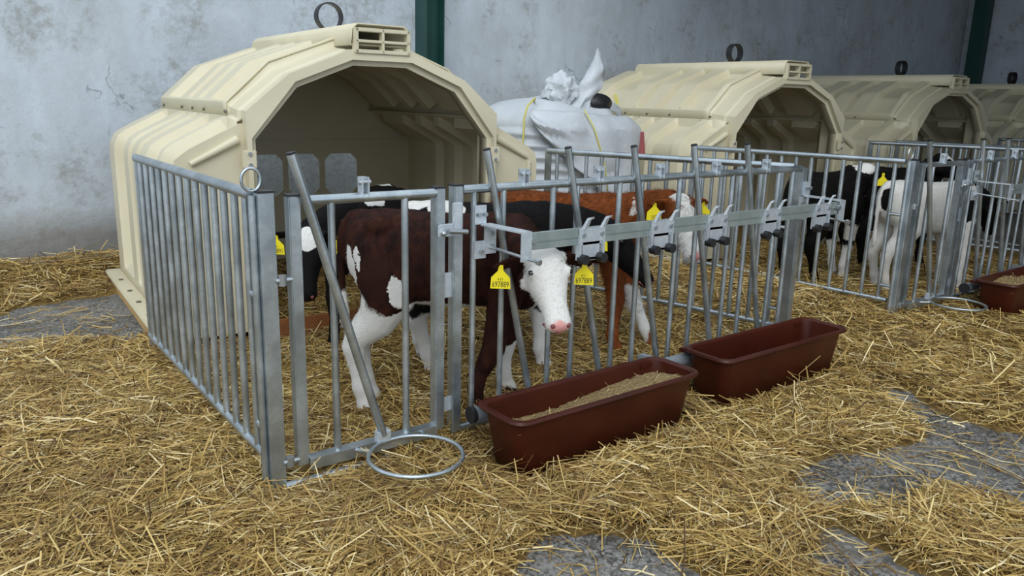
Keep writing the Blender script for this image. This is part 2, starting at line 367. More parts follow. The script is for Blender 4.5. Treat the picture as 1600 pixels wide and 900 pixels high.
# ------------------------------------------------------------------ pens of galvanised panels
def side_panel(rear, front, label, nb=14, zr=1.085, zf=1.09, zb=0.155, post=True, end_in=0.03):
    r0 = empty('side_panel', (front[0], front[1], 0), label, 'fence panel', 0, 'barred side panels of the pens')
    d = (rear[0]-front[0], rear[1]-front[1]); T = lambda t, z: (d[0]*t, d[1]*t, z)
    L = math.hypot(*d); e = end_in/L
    pipe('top_rail', T(e, zf), T(1, zr), 0.020, r0); pipe('bottom_rail', T(e, zb), T(1, zb), 0.017, r0)
    t0 = 0.055
    for i in range(nb):
        t = t0+(0.955-t0)*i/(nb-1); z = zf+(zr-zf)*t
        b = pipe('bar', T(t, zb), T(t, z), 0.0135, r0)
    if post: MB().bar(T(1, zb-0.05), T(1, zr+0.018), 0.012, 0.05, upv=(d[0], d[1], 0)).build('end_strip', 'galv', r0)
    for z in (zb+0.1, zf-0.35): MB().tube([T(e*0.3, z), T(t0, z)], 0.010, 8).build('spacer', 'galv', r0)
    return r0
def corner_post(x, y, label, h=1.10):
    r = empty('corner_post', (x, y, 0), label, 'post', 0, 'pen corner posts')
    m = MB(); m.box((0.012, 0.0, h/2), (0.052, 0.006, h)); m.box((-0.012, 0.021, h/2), (0.006, 0.042, h)); m.box((0.036, 0.021, h/2), (0.006, 0.042, h)); m.box((0.012, 0.040, h/2), (0.046, 0.005, h))
    m.build('channel', 'galv', r, bevel=0.001, bseg=1)
    MB().tube([(-0.026, 0.03, 0.05), (-0.026, 0.03, h-0.01)], 0.013, 8).build('hinge_tube', 'galv', r, angle=50)
    MB().box((0.012, 0.02, h+0.003), (0.056, 0.05, 0.008)).build('cap', 'black', r)
    pts = [(-0.025+0.032*math.cos(2*PI*j/20), 0.03, h+0.042+0.038*math.sin(2*PI*j/20)) for j in range(20)]
    MB().tube(pts, 0.0055, 6, closed=True).build('lifting_ring', 'galv', r, smooth=True)
    return r
def bracket_up(x, z, parent):
    m = MB(); m.box((x-0.012, 0, z+0.03), (0.004, 0.04, 0.07)); m.box((x+0.012, 0, z+0.03), (0.004, 0.04, 0.07)); m.box((x, 0.018, z+0.03), (0.028, 0.004, 0.07))
    o = m.build('stop_bracket', 'plate', parent)
    MB().tube([(x-0.025, -0.006, z+0.046), (x+0.025, -0.006, z+0.046)], 0.008, 8).build('bolt', 'bolt', o)
def make_gate(x, y, label):
    r = empty('pen_gate', (x, y, 0), label, 'gate', 0, 'gates of the calf pens')
    for cx in (0.105, 0.683):
        p = MB().box((cx, 0.012, 0.595), (0.042, 0.046, 0.98)).build('gate_post', 'galv', r, bevel=0.004)
        MB().box((cx, 0.012, 1.088), (0.044, 0.048, 0.007)).build('cap', 'black', p)
    pipe('top_rail', (0.125, 0, 1.068), (0.664, 0, 1.068), 0.0175, r)
    m = MB(); m.box((0.393, 0.0, 0.128), (0.54, 0.045, 0.005)); m.box((0.393, -0.021, 0.108), (0.54, 0.005, 0.042)); m.build('bottom_angle', 'galv', r)
    for bx in (0.240, 0.532): pipe('bar', (bx, 0, 0.13), (bx, 0, 1.062), 0.0135, r)
    db = pipe('slanted_bar', (0.095, -0.022, 1.226), (0.420, -0.022, 0.15), 0.0165, r)
    pipe('end_plug', (0.0945, -0.022, 1.2255), (0.0930, -0.022, 1.2325), 0.0162, db, 'black')
    MB().box((0.42, -0.018, 0.145), (0.06, 0.03, 0.05)).build('pivot_lug', 'plate', r, bevel=0.004)
    bracket_up(0.365, 1.075, r)
    # ring that carries a bucket, on two short arms
    c = Vector((0.460, -0.200, 0.125)); pts = [c+Vector((0.175*math.cos(2*PI*j/40), 0.175*math.sin(2*PI*j/40), 0)) for j in range(40)]
    br = MB().tube(pts, 0.0085, 8, closed=True).build('bucket_ring', 'galv', r, smooth=True)
    for sx, a in ((0.30, 2.35), (0.60, 0.85)): pipe('ring_arm', (sx, -0.01, 0.115), tuple(c+Vector((0.175*math.cos(a), 0.175*math.sin(a), 0))), 0.008, br)
    # hinges on the corner post side and latch on the other
    for z in (0.80, 0.13):
        h = MB().tube([(0.03, 0.0, z), (0.09, 0.0, z)], 0.010, 8).build('hinge_pin', 'bolt', r, angle=50)
        MB().tube([(0.055, 0.0, z-0.018), (0.055, 0.0, z+0.018)], 0.016, 8).build('hinge_eye', 'bolt', h, angle=50)
    la = MB().box((0.70, -0.018, 0.925), (0.07, 0.010, 0.05)).build('latch', 'plate', r, bevel=0.004)
    MB().tube([(0.70, -0.04, 0.925), (0.785, -0.04, 0.915)], 0.010, 8).build('latch_bolt', 'bolt', la, angle=50)
    MB().ball((0.685, -0.028, 0.915), 0.013, 8, 6).build('rivet', 'bolt', la, smooth=True)
    MB().box((0.722, 0.01, 0.70), (0.05, 0.006, 0.10)).build('stop_tab', 'plate', r)
    MB().box((0.722, 0.01, 0.20), (0.05, 0.006, 0.06)).build('stop_tab', 'plate', r)
    return r
UNITS = [(0.842, 0.986, 0.919), (1.248, 1.384, 1.338), (1.640, 1.782, 1.730), (2.045, 2.190, 2.139), (2.450, 2.595, 2.552)]
def feed_front(x, y, W, label, units=UNITS):
    r = empty('feed_fence', (x, y, 0), label, 'fence panel', 0, 'feeding fronts of the pens')
    p = MB().box((0.765, 0.012, 0.58), (0.042, 0.046, 1.02)).build('front_post', 'galv', r, bevel=0.004)
    MB().box((0.765, 0.012, 1.093), (0.044, 0.048, 0.007)).build('cap', 'black', p)
    k = MB().box((0.752, -0.018, 0.965), (0.045, 0.012, 0.13)).build('catch_plate', 'plate', p, bevel=0.004)
    p = MB().box((W-0.005, 0.012, 0.56), (0.046, 0.060, 1.06)).build('front_post', 'galv', r, bevel=0.004)
    pipe('top_rail', (0.785, 0, 1.075), (W-0.02, 0, 1.085), 0.0175, r)
    pipe('bottom_rail', (0.785, 0, 0.085), (W-0.02, 0, 0.085), 0.016, r)
    pipe('sill_pipe', (0.03, -0.01, 0.042), (0.76, -0.01, 0.042), 0.016, r)
    for a, b, dg in units:
        for v in (a, b): pipe('bar', (v, 0, 0.085), (v, 0, 1.075), 0.0128, r)
        s0, s1 = (dg-0.034, -0.02, 1.226), (dg+0.222, -0.02, 0.15)
        db = pipe('slanted_bar', s0, s1, 0.0155, r)
        d = (Vector(s0)-Vector(s1)).normalized()*0.006; pipe('end_plug', s0, tuple(Vector(s0)+d), 0.0155, db, 'black')
        MB().box((dg+0.225, -0.015, 0.12), (0.05, 0.035, 0.07)).build('pivot_lug', 'plate', r, bevel=0.004)
        bracket_up(dg+0.17, 1.08, r)
    for v in (W-0.23, W-0.10): pipe('bar', (v, 0, 0.085), (v, 0, 1.08), 0.0128, r)
    pb = pipe('trough_pipe', (0.79, -0.095, 0.175), (W+0.02, -0.095, 0.175), 0.032, r, 'pvc', 16)
    for xx, s in ((0.79, -1), (W+0.02, 1)): pipe('pipe_cap', (xx, -0.095, 0.175), (xx+s*0.018, -0.095, 0.175), 0.035, pb, 'black', 16)
    for xx in (1.86, 2.9): MB().box((xx, -0.05, 0.19), (0.05, 0.12, 0.05)).build('pipe_clamp', 'pvc', pb, bevel=0.006)
    return r
def feed_rail(x, y, x0, x1, plates, label, left=True):
    """flat beam carried in front of the fence with hanging teat holders"""
    Y = -0.215; zc = 0.890
    r = empty('bottle_rail', (x, y, 0), label, 'feeding rail', 0, 'bottle rails on the pens')
    gp = [(0.011, 0.033), (-0.011, 0.033), (-0.011, -0.002), (-0.005, -0.002), (-0.005, -0.008), (-0.011, -0.008), (-0.011, -0.033), (0.011, -0.033)]   # pressed groove along the face
    MB().prism(gp, lambda a, z: (x0, Y+a, zc+z), lambda a, z: (x1, Y+a, zc+z)).build('beam', 'beam', r)
    for ex, s in ((x0-0.03, 1), (x1+0.03, -1)):
        px = x0-0.078 if s > 0 else x1-0.01
        k = MB(); k.box((px, -0.022, 0.975), (0.055, 0.010, 0.075)); k.box((px, -0.022, 0.835), (0.055, 0.010, 0.07)); k.box((px+s*0.045, -0.03, 0.875), (0.055, 0.008, 0.115))
        k.bar((px+s*0.02, -0.03, 0.937), (ex+s*0.02, Y-0.015, 0.930), 0.055, 0.006); k.box((ex+s*0.02, Y-0.02, 0.875), (0.05, 0.006, 0.115))
        bk = k.build('end_bracket', 'plate', r)
        for q in ((px-0.015, 0.978), (px+0.015, 0.978), (px, 0.83), (px+s*0.05, 0.90), (px+s*0.05, 0.85)):
            MB().tube([(q[0], -0.024, q[1]), (q[0], -0.045, q[1])], 0.009, 6).build('bolt', 'bolt', bk)
        MB().tube([(px+s*0.04, -0.03, 0.845), (ex+s*0.04, Y-0.075, 0.822)], 0.0065, 8).build('threaded_rod', 'bolt', bk)
        MB().tube([(ex+s*0.038, Y-0.065, 0.823), (ex+s*0.0405, Y-0.082, 0.8215)], 0.0125, 6).build('nut', 'bolt', bk)
        MB().tube([(ex+s*0.055, Y-0.012, zc+0.005), (ex+s*0.055, Y-0.03, zc+0.005)], 0.013, 6).build('bolt', 'bolt', bk)
    for cx in plates:
        yb = Y-0.016
        m = MB(); m.box((cx, yb, zc+0.004), (0.140, 0.006, 0.056))
        h = m.build('bottle_holder', 'plate', r)
        m = MB(); m.box((cx, yb+0.004, zc-0.060), (0.092, 0.004, 0.08)); m.box((cx-0.066, yb+0.004, zc-0.048), (0.012, 0.022, 0.10)); m.box((cx+0.062, yb+0.004, zc-0.048), (0.012, 0.022, 0.10)); m.box((cx, yb+0.004, zc-0.03), (0.13, 0.004, 0.012)); m.box((cx, yb+0.004, zc-0.096), (0.13, 0.004, 0.012))
        m.build('slide_plate', 'plate', h)
        for s in (-1, 1):
            q = cx+s*0.050
            m = MB(); m.prism([(0, 0.028), (0.045, 0.075), (0.075, 0.078), (0.075, 0.070), (0.055, 0.066), (0.03, 0.028)], lambda a, z: (q-0.014+a*0.5, yb+0.0-a*0.25, zc+z), lambda a, z: (q+0.014+a*0.5, yb+0.012-a*0.25, zc+z))
            m.build('prong', 'plate', h)
            MB().tube([(q, yb-0.002, zc+0.006), (q, yb-0.012, zc+0.006)], 0.009, 6).build('bolt', 'bolt', h)
            kn = MB().tube([(q-0.004, yb+0.005, zc-0.092), (q-0.004, yb-0.032, zc-0.092)], 0.0205, 14).build('knob', 'black', h, angle=50)
    return r
corner_post(0, 0, 'galvanised corner post with a lifting ring at the pen of the brown calf')
side_panel((0.0, 1.77), (-0.015, 0.03), 'barred galvanised side panel in front of the cream hutch, beside bare concrete')
make_gate(0, 0, 'galvanised gate with a slanted bar standing in front of the brown calf hindquarters')
feed_front(0, 0, 3.075, 'galvanised feeding front with slanted bars behind the two brown troughs')
feed_rail(0, 0, 0.935, 3.10, [1.268, 1.685, 2.06, 2.485, 2.93], 'flat steel bottle rail with black-knobbed holders above the two brown troughs')
side_panel((2.69, 1.77), (3.085, 0.03), 'barred galvanised side panel beside the white-headed red calf', zr=1.07)
P2 = (4.285, -0.03)
side_panel((4.16, 1.70), (P2[0]-0.01, P2[1]+0.03), 'barred galvanised side panel of the pen with the white black-patched calf, facing the bulk bag', zr=1.075)
corner_post(P2[0], P2[1], 'galvanised corner post beside the white black-patched calf')
make_gate(P2[0], P2[1], 'galvanised gate with a slanted bar in front of the white black-patched calf')
feed_front(P2[0], P2[1], 3.075, 'galvanised feeding front of the pen with the black and white calves')
feed_rail(P2[0], P2[1], 0.935, 3.10, [1.268, 1.685, 2.06, 2.485, 2.93], 'flat steel bottle rail of the pen with the black and white calves')
side_panel((7.05, 1.80), (7.37, 0.0), 'barred galvanised far side panel of the pen with the black and white calves', zr=1.075)
side_panel((7.60, 1.80), (7.62, 0.0), 'barred galvanised side panel leading to the third hutch of the row', zr=1.075)
side_panel((10.35, 1.88), (10.6, 0.0), 'barred galvanised side panel nearest the end hutch of the row', zr=1.075)

# ------------------------------------------------------------------ troughs
def rrect(hx, hy, r, z, n=5):
    pts = []
    for cx, cy, a0 in ((hx-r, hy-r, 0), (-hx+r, hy-r, PI/2), (-hx+r, -hy+r, PI), (hx-r, -hy+r, 1.5*PI)):
        for j in range(n+1): a = a0+PI/2*j/n; pts.append((cx+r*math.cos(a), cy+r*math.sin(a), z))
    return pts
def trough(loc, rz, label):
    r = empty('feed_trough', loc, label, 'trough', rz, 'brown plastic troughs')
    H = 0.255
    R = [rrect(0.40, 0.06, 0.03, 0.0), rrect(0.455, 0.088, 0.04, 0.0), rrect(0.468, 0.098, 0.045, 0.012), rrect(0.505, 0.122, 0.055, H-0.022), rrect(0.523, 0.140, 0.06, H-0.020), rrect(0.530, 0.146, 0.06, H-0.010), rrect(0.526, 0.143, 0.06, H), rrect(0.512, 0.129, 0.055, H+0.002), rrect(0.500, 0.118, 0.05, H-0.008), rrect(0.465, 0.090, 0.04, 0.02), rrect(0.40, 0.05, 0.03, 0.012)]
    MB().rings(R).build('basin', 'trough', r, angle=40)
    for sx in (-1, 1): MB().box((sx*0.44, 0.145, H-0.03), (0.10, 0.07, 0.02)).build('hook', 'trough', r, bevel=0.004)
    return r
T1 = ((1.275, -0.292, 0.005), 0.012); T2 = ((2.525, -0.262, 0.005), 0.0); T3 = (5.56, -0.33, 0.005)
trough(*T1, 'brown plastic trough heaped with crumbly feed')
trough(*T2, 'brown plastic trough holding dark water')
trough(T3, 0.0, 'brown plastic trough with feed at the pen of black and white calves')
def feed(loc, rz, label, hf):
    nx, ny = 60, 14; m = MB(); hx, hy = 0.490, 0.111; rows = []
    for i in range(nx+1):
        row = []
        for j in range(ny+1):
            u, w = -1+2*i/nx, -1+2*j/ny
            z = min(0.236, hf(u, w))+0.010*mnoise.noise((u*14, w*5, 3.1))+0.005*mnoise.noise((u*40, w*15, 1.1))
            row.append((u*hx, w*hy, z))
        rows.append(row)
    o = m.rings(rows, cap=False, closed=False).build('trough_feed', 'feed', None, smooth=True); o.location = loc; o.rotation_euler = (0, 0, rz)
    m = MB()
    for k in range(110):
        u, w = random.uniform(-0.93, 0.93), random.uniform(-0.85, 0.85); a = random.uniform(0, 6.28); e = random.uniform(-0.1, 0.9)**2; L = random.uniform(0.02, 0.055)
        p = Vector((u*hx, w*hy*0.9, hf(u, w)+0.006)); d = Vector((math.cos(a)*math.cos(e), math.sin(a)*math.cos(e)*0.5, math.sin(e)))*L; q = Vector((-math.sin(a), math.cos(a), 0))*0.0012
        m.add([p-q, p+q, p+d+q, p+d-q], [(0, 1, 2, 3)])
    st = m.build('chopped_stalks', 'straw_pale', o); tag(st, None, None, None, 'stuff')
    return tag(o, label, 'feed', None, 'stuff')
feed(T1[0], T1[1], 'tan crumbly feed lying in the trough under the white-faced calf', lambda u, w: 0.185+0.022*math.sin(u*2.4-0.4)-0.016*w+0.020*math.exp(-((u-0.72)/0.2)**2)*(0.5-0.5*w))
feed(T3, 0, 'tan crumbly feed in the trough by the black and white calves', lambda u, w: 0.19+0.04*math.exp(-((u+0.2)/0.4)**2))
w = MB().rings([rrect(0.478, 0.099, 0.04, 0.10), rrect(0.480, 0.101, 0.04, 0.112)]).build('trough_water', 'water'); w.location = T2[0]
tag(w, 'dark still water in the trough', 'water')
# ------------------------------------------------------------------ calves
CW = (0.66, 0.645, 0.61); CK = (0.0035, 0.003, 0.003); CB = (0.060, 0.017, 0.009); CR = (0.21, 0.058, 0.014); CP = (0.72, 0.36, 0.34); CD = (0.022, 0.008, 0.006); CY = CW
def coat_material(name, base, base2, patches):
    t = NT(name); p = t.obj()
    n1 = t.n('TexNoise'); n1.inputs['Scale'].default_value = 9; n1.inputs['Detail'].default_value = 4; t.l(p, n1.inputs['Vector'])
    sub = t.n('VectorMath', operation='SUBTRACT'); t.l(n1.outputs['Color'], sub.inputs[0]); sub.inputs[1].default_value = (0.5, 0.5, 0.5)
    sc = t.n('VectorMath', operation='SCALE'); t.l(sub.outputs[0], sc.inputs[0]); sc.inputs['Scale'].default_value = 0.085
    n2 = t.n('TexNoise'); n2.inputs['Scale'].default_value = 90; n2.inputs['Detail'].default_value = 2; t.l(p, n2.inputs['Vector'])
    sub2 = t.n('VectorMath', operation='SUBTRACT'); t.l(n2.outputs['Color'], sub2.inputs[0]); sub2.inputs[1].default_value = (0.5, 0.5, 0.5)
    sc2 = t.n('VectorMath', operation='SCALE'); t.l(sub2.outputs[0], sc2.inputs[0]); sc2.inputs['Scale'].default_value = 0.022
    ad = t.n('VectorMath', operation='ADD'); t.l(p, ad.inputs[0]); t.l(sc.outputs[0], ad.inputs[1])
    ad2 = t.n('VectorMath', operation='ADD'); t.l(ad.outputs[0], ad2.inputs[0]); t.l(sc2.outputs[0], ad2.inputs[1])
    q = ad2.outputs[0]
    c = t.mix(t.ramp(t.noise(t.scale(p, (1, 1, 0.5)), 22, 5, 0.65), [(0.38, 0.0), (0.64, 1.0)]), base, base2)
    for pt in patches:
        cen, rad, colr = pt[:3]; soft = pt[3] if len(pt) > 3 else 0.06
        s = t.n('VectorMath', operation='SUBTRACT'); t.l(q, s.inputs[0]); s.inputs[1].default_value = cen
        d = t.n('VectorMath', operation='DIVIDE'); t.l(s.outputs[0], d.inputs[0]); d.inputs[1].default_value = rad
        L = t.n('VectorMath', operation='LENGTH'); t.l(d.outputs[0], L.inputs[0])
        fac = t.ramp(L.outputs['Value'], [(1-soft, 1.0), (1.0, 0.0)])
        c = t.mix(fac, c, colr)
    t.col(c); t.set(0.75, 0, 0.12)
    t.bump(t.noise(t.scale(p, (0.7, 1, 0.55)), 140, 4, 0.7), 0.5, 0.006)
    return t.m
def bake(mb, voxel, it):
    me = bpy.data.meshes.new('tmp'); me.from_pydata(mb.v, [], mb.f)
    bm = bmesh.new(); bm.from_mesh(me); bmesh.ops.recalc_face_normals(bm, faces=bm.faces); bm.to_mesh(me); bm.free()
    ob = bpy.data.objects.new('tmp', me); COL.objects.link(ob)
    a = ob.modifiers.new('r', 'REMESH'); a.mode = 'VOXEL'; a.voxel_size = voxel; a.use_smooth_shade = True
    b = ob.modifiers.new('s', 'SMOOTH'); b.factor = 0.5; b.iterations = it
    dg = bpy.context.evaluated_depsgraph_get(); dg.update()
    out = bpy.data.meshes.new_from_object(ob.evaluated_get(dg)); bpy.data.objects.remove(ob, do_unlink=True); bpy.data.meshes.remove(me)
    out.polygons.foreach_set('use_smooth', [True]*len(out.polygons)); return out
def hair_mesh(me, count, length, keep):
    nv = len(me.vertices); co = np.empty(nv*3); me.vertices.foreach_get('co', co); co = co.reshape(-1, 3)
    no = np.empty(nv*3); me.vertices.foreach_get('normal', no); no = no.reshape(-1, 3)
    idx = rng.integers(0, nv, count); P = co[idx]+rng.normal(0, 0.004, (count, 3)); N = no[idx]
    P = P-N*np.sum((P-co[idx])*N, axis=1)[:, None]-N*0.001
    k = keep(P); P, N = P[k], N[k]; m = len(P)
    comb = np.tile(np.array([-0.75, 0, -0.6]), (m, 1))+rng.normal(0, 0.35, (m, 3)); comb -= N*np.sum(comb*N, axis=1)[:, None]; comb /= np.linalg.norm(comb, axis=1)[:, None]+1e-6
    D = comb*0.9+N*(0.30+0.25*rng.random((m, 1))); D /= np.linalg.norm(D, axis=1)[:, None]
    S = np.cross(D, N); S /= np.linalg.norm(S, axis=1)[:, None]+1e-6; L = length*(0.5+0.8*rng.random((m, 1)))
    V = np.stack([P-S*0.0011, P+S*0.0011, P+D*L], axis=1).reshape(-1, 3)
    h = bpy.data.meshes.new('hair'); h.from_pydata(V.tolist(), [], np.arange(3*m).reshape(-1, 3).tolist()); return h
def super_ring(x, cz, w, h, n=22, ex=2.3, cy=0, top=1.0):
    out = []
    for j in range(n):
        a = 2*PI*j/n; c, s = math.cos(a), math.sin(a)
        out.append((x, cy+w*math.copysign(abs(c)**(2/ex), c), cz+h*math.copysign(abs(s)**(2/ex), s)*(top if s > 0 else 1)))
    return out
def make_calf(label, loc, th, sc, mat, poll, muzzle, hooves={}, tags=(), voxel=0.010, hair=9000, roll=0.0, droop=0.25, tail=True, ear_len=0.135, tagdir=None, hairlen=0.017, hw=1.0, neckmid=None):
    root = empty('calf', loc, label, 'calf', th)
    ct, st_ = math.cos(th), math.sin(th)
    def W(p):
        dx, dy, dz = p[0]-loc[0], p[1]-loc[1], (p[2]-loc[2] if len(p) > 2 else 0)
        return Vector(((dx*ct+dy*st_)/sc, (-dx*st_+dy*ct)/sc, dz/sc))
    m = MB()
    m.rings([super_ring(*a) for a in ((-0.425, 0.715, 0.04, 0.07), (-0.405, 0.71, 0.10, 0.125), (-0.36, 0.70, 0.145, 0.165), (-0.27, 0.69, 0.172, 0.188), (-0.12, 0.665, 0.178, 0.202), (0.05, 0.655, 0.172, 0.205), (0.20, 0.66, 0.155, 0.205), (0.31, 0.665, 0.130, 0.195), (0.38, 0.665, 0.10, 0.165), (0.425, 0.665, 0.05, 0.10))])
    # hip bones, withers and brisket
    m.ball((0.345, 0, 0.535), (0.105, 0.085, 0.10))
    for s in (-1, 1): m.ball((-0.27, s*0.105, 0.815), (0.07, 0.055, 0.05))
    m.ball((0.22, 0, 0.80), (0.13, 0.06, 0.075)); m.ball((-0.36, 0, 0.835), (0.07, 0.05, 0.04))
    def leg(side, front, key):
        y = side*0.105
        if front: J = [((0.25, y*0.75, 0.70), 0.085, 0), ((0.27, y, 0.56), 0.082, 0), ((0.26, y*1.06, 0.46), 0.060, 0.08), ((0.285, y, 0.355), 0.042, 0.35), ((0.30, y, 0.285), 0.040, 0.52), ((0.295, y, 0.255), 0.036, 0.58), ((0.292, y, 0.17), 0.0255, 0.8), ((0.292, y, 0.105), 0.030, 0.92), ((0.305, y, 0.065), 0.026, 0.97), ((0.315, y, 0.035), 0.032, 1), ((0.322, y, 0.0), 0.037, 1)]
        else: J = [((-0.27, y*0.7, 0.74), 0.11, 0), ((-0.25, y*0.95, 0.60), 0.115, 0), ((-0.235, y*1.05, 0.50), 0.102, 0.06), ((-0.285, y*1.02, 0.40), 0.074, 0.22), ((-0.36, y, 0.325), 0.043, 0.42), ((-0.368, y, 0.285), 0.040, 0.52), ((-0.352, y, 0.22), 0.030, 0.68), ((-0.335, y, 0.15), 0.0265, 0.84), ((-0.325, y, 0.10), 0.031, 0.93), ((-0.312, y, 0.06), 0.027, 0.97), ((-0.302, y, 0.035), 0.033, 1), ((-0.296, y, 0.0), 0.038, 1)]
        d = Vector((0, 0, 0))
        if key in hooves:
            h = W((hooves[key][0], hooves[key][1], loc[2])); d = Vector((h.x-J[-1][0][0], h.y-J[-1][0][1], 0))
        m.tube([Vector(p)+d*w for p, r_, w in J], [(r_*(1.12+0.2*(r_ < 0.05)), r_*(0.9+0.2*(r_ < 0.05))) for p, r_, w in J], 14, upv=(1, 0, 0))
    for sd, nm in ((1, 'L'), (-1, 'R')): leg(sd, True, 'F'+nm); leg(sd, False, 'H'+nm)
    # head frame
    P, Q = W(poll), W(muzzle); h = (Q-P).normalized(); left = Vector((0, 0, 1)).cross(h).normalized(); nn = h.cross(left)
    if roll: R3 = Matrix.Rotation(roll, 3, h); left = R3 @ left; nn = R3 @ nn
    ls = (Q-P).length/0.345
    def HP(t, y, z): return P+h*(t*ls)+left*(y*hw)+nn*(z*hw)
    sec = [(-0.055, 0.045, 0.02, -0.06), (-0.03, 0.07, 0.045, -0.085), (0.0, 0.079, 0.058, -0.10), (0.05, 0.086, 0.063, -0.115), (0.095, 0.084, 0.058, -0.118), (0.14, 0.074, 0.047, -0.110), (0.19, 0.059, 0.034, -0.095), (0.24, 0.051, 0.023, -0.083), (0.285, 0.051, 0.017, -0.078), (0.315, 0.053, 0.012, -0.075), (0.335, 0.046, 0.002, -0.066), (0.347, 0.026, -0.015, -0.045)]
    rr = []
    for t_, w_, zt, zb in sec:
        ring = []
        for j in range(20):
            a = 2*PI*j/20; c, s = math.cos(a), math.sin(a); z = (zt+zb)/2+(zt-zb)/2*math.copysign(abs(s)**0.8, s)
            ring.append(HP(t_, w_*math.copysign(abs(c)**0.85, c)*(1-0.18*max(0, -s)), z))
        rr.append(ring)
    m.rings(rr)
    for s in (-1, 1):
        m.ball(HP(0.088, s*0.070, 0.024), 0.024*hw); m.ball(HP(0.315, s*0.028, -0.012), 0.020)
        m.ball(HP(0.06, s*0.06, -0.07), (0.045, 0.045, 0.045))
    # neck
    nb = HP(-0.01, 0, -0.03); n0 = Vector((0.24, 0, 0.70)); n1 = Vector((0.33, 0, 0.725)); mid = W(neckmid) if neckmid else (n1+nb)/2+Vector((0.02, 0, 0.01))
    m.tube([n0, n1, mid, nb], [(0.165, 0.11), (0.150, 0.098), (0.118, 0.080), (0.088, 0.072)], 18, upv=(0, 0, 1))
    # ears
    tips = {}
    for s in (-1, 1):
        a0 = HP(-0.005, s*0.062, 0.015); dv = (left*s*1.0+Vector((0, 0, -droop))-h*0.12).normalized()
        pts = [a0+dv*(ear_len*k) for k in (0, 0.2, 0.45, 0.7, 0.9, 1.0)]
        m.tube(pts, [(0.018, 0.018), (0.028, 0.013), (0.040, 0.010), (0.036, 0.009), (0.020, 0.008), (0.006, 0.006)], 12, upv=tuple(nn))
        tips[s] = (a0, dv)
    if tail:
        m.tube([(-0.38, 0, 0.83), (-0.425, 0, 0.81), (-0.447, 0.0, 0.74), (-0.452, 0.005, 0.62), (-0.445, 0.01, 0.50), (-0.44, 0.01, 0.40), (-0.445, 0.01, 0.34)], [0.028, 0.026, 0.021, 0.017, 0.016, 0.024, 0.010], 10)
    for i in range(len(m.v)): m.v[i] = (m.v[i][0]*sc, m.v[i][1]*sc, m.v[i][2]*sc)
    me = bake(m, voxel, 5); me.materials.clear(); me.materials.append(mat)
    body = bpy.data.objects.new('body', me); COL.objects.link(body); body.parent = root
    if hair:
        hm = hair_mesh(me, hair, hairlen, lambda A: A[:, 2] > 0.2); hm.materials.append(mat)
        ho = bpy.data.objects.new('hair_coat', hm); COL.objects.link(ho); ho.parent = root
    S3 = lambda v: Vector(v)*sc
    for s in (-1, 1):
        MB().ball(S3(HP(0.094, s*0.0785, 0.030)), 0.0130*sc*hw, 12, 9).build('eye', 'eye', root, smooth=True)
        MB().ball(S3(HP(0.336, s*0.031, -0.010)), 0.0095*sc, 8, 6).build('nostril', 'mouth', root, smooth=True)
    MB().tube([S3(HP(t_, y_, z_)) for t_, y_, z_ in ((0.295, -0.052, -0.050), (0.328, -0.036, -0.048), (0.345, 0, -0.045), (0.328, 0.036, -0.048), (0.295, 0.052, -0.050))], 0.0055*sc, 8).build('mouth', 'mouth', root, smooth=True)
    for s, num, matn, ofs, frac in tags:
        a0, dv = tips[s]; at = S3(a0+dv*(ear_len*frac))
        nd = Vector(tagdir) if tagdir else Vector((-0.63, -0.77, 0)); nd = Vector((nd.x*ct+nd.y*st_, -nd.x*st_+nd.y*ct, 0)).normalized()
        rx = Vector((0, 0, 1)).cross(nd).normalized(); R3 = Matrix((rx, Vector((0, 0, 1)), nd)).transposed()
        at = at+nd*(0.012*sc)+Vector(ofs)
        ts = 0.38 if not num else 1.0; poly = [(px*ts, py*ts) for px, py in [(-0.009, 0.012), (0.009, 0.012), (0.011, -0.018), (0.038, -0.046), (0.041, -0.092), (-0.041, -0.092), (-0.038, -0.046), (-0.011, -0.018)]]
        f0 = lambda x, y: tuple(at+rx*x+Vector((0, 0, y))+nd*-0.0015); f1 = lambda x, y: tuple(at+rx*x+Vector((0, 0, y))+nd*0.0015)
        tg = MB().prism(poly, f0, f1).build('ear_tag', matn, root)
        MB().tube([tuple(at-nd*0.018), tuple(at+nd*0.006)], 0.007, 8).build('tag_stud', matn, tg)
        if num.strip():
            text_mesh(num, 0.034, 'tag_number', 'ink', tg, at+nd*0.0022+Vector((0, 0, -0.075)), R3, 0.68)
            if len(num) == 6: text_mesh('621', 0.014, 'tag_prefix', 'ink', tg, at+nd*0.0022+Vector((0, 0, -0.053)), R3, 1.2)
    return root
Z0 = 0.035
HEROPOLL = (1.110, -0.120, 0.790); HEROMUZ = (1.030, -0.340, 0.570)
def loc_of(loc, th, p):
    dx, dy = p[0]-loc[0], p[1]-loc[1]; c, s = math.cos(th), math.sin(th); return (dx*c+dy*s, -dx*s+dy*c, p[2]-loc[2])
def head_patches(loc, th, poll, muz, face, nose, width=0.105, back=0.01):
    a, b = Vector(loc_of(loc, th, poll)), Vector(loc_of(loc, th, muz)); out = []
    if face:
        for k, f in ((0.10, 0.70), (0.40, 0.95), (0.70, 0.9), (0.95, 0.75)): out.append((tuple(a.lerp(b, k)), (width*f,)*3, face))
    if nose: out.append((tuple(a.lerp(b, 1.0)+Vector((0, 0, -0.012))), (0.052, 0.052, 0.050), nose, 0.3))
    return out
def spec(base, base2, loc, th, poll, muz, patches, face=None, nose=None, width=0.105, name='coat'):
    return coat_material(name, base, base2, patches+head_patches(loc, th, poll, muz, face, nose, width))
L1, t1 = (0.955, 0.385, Z0), -0.60
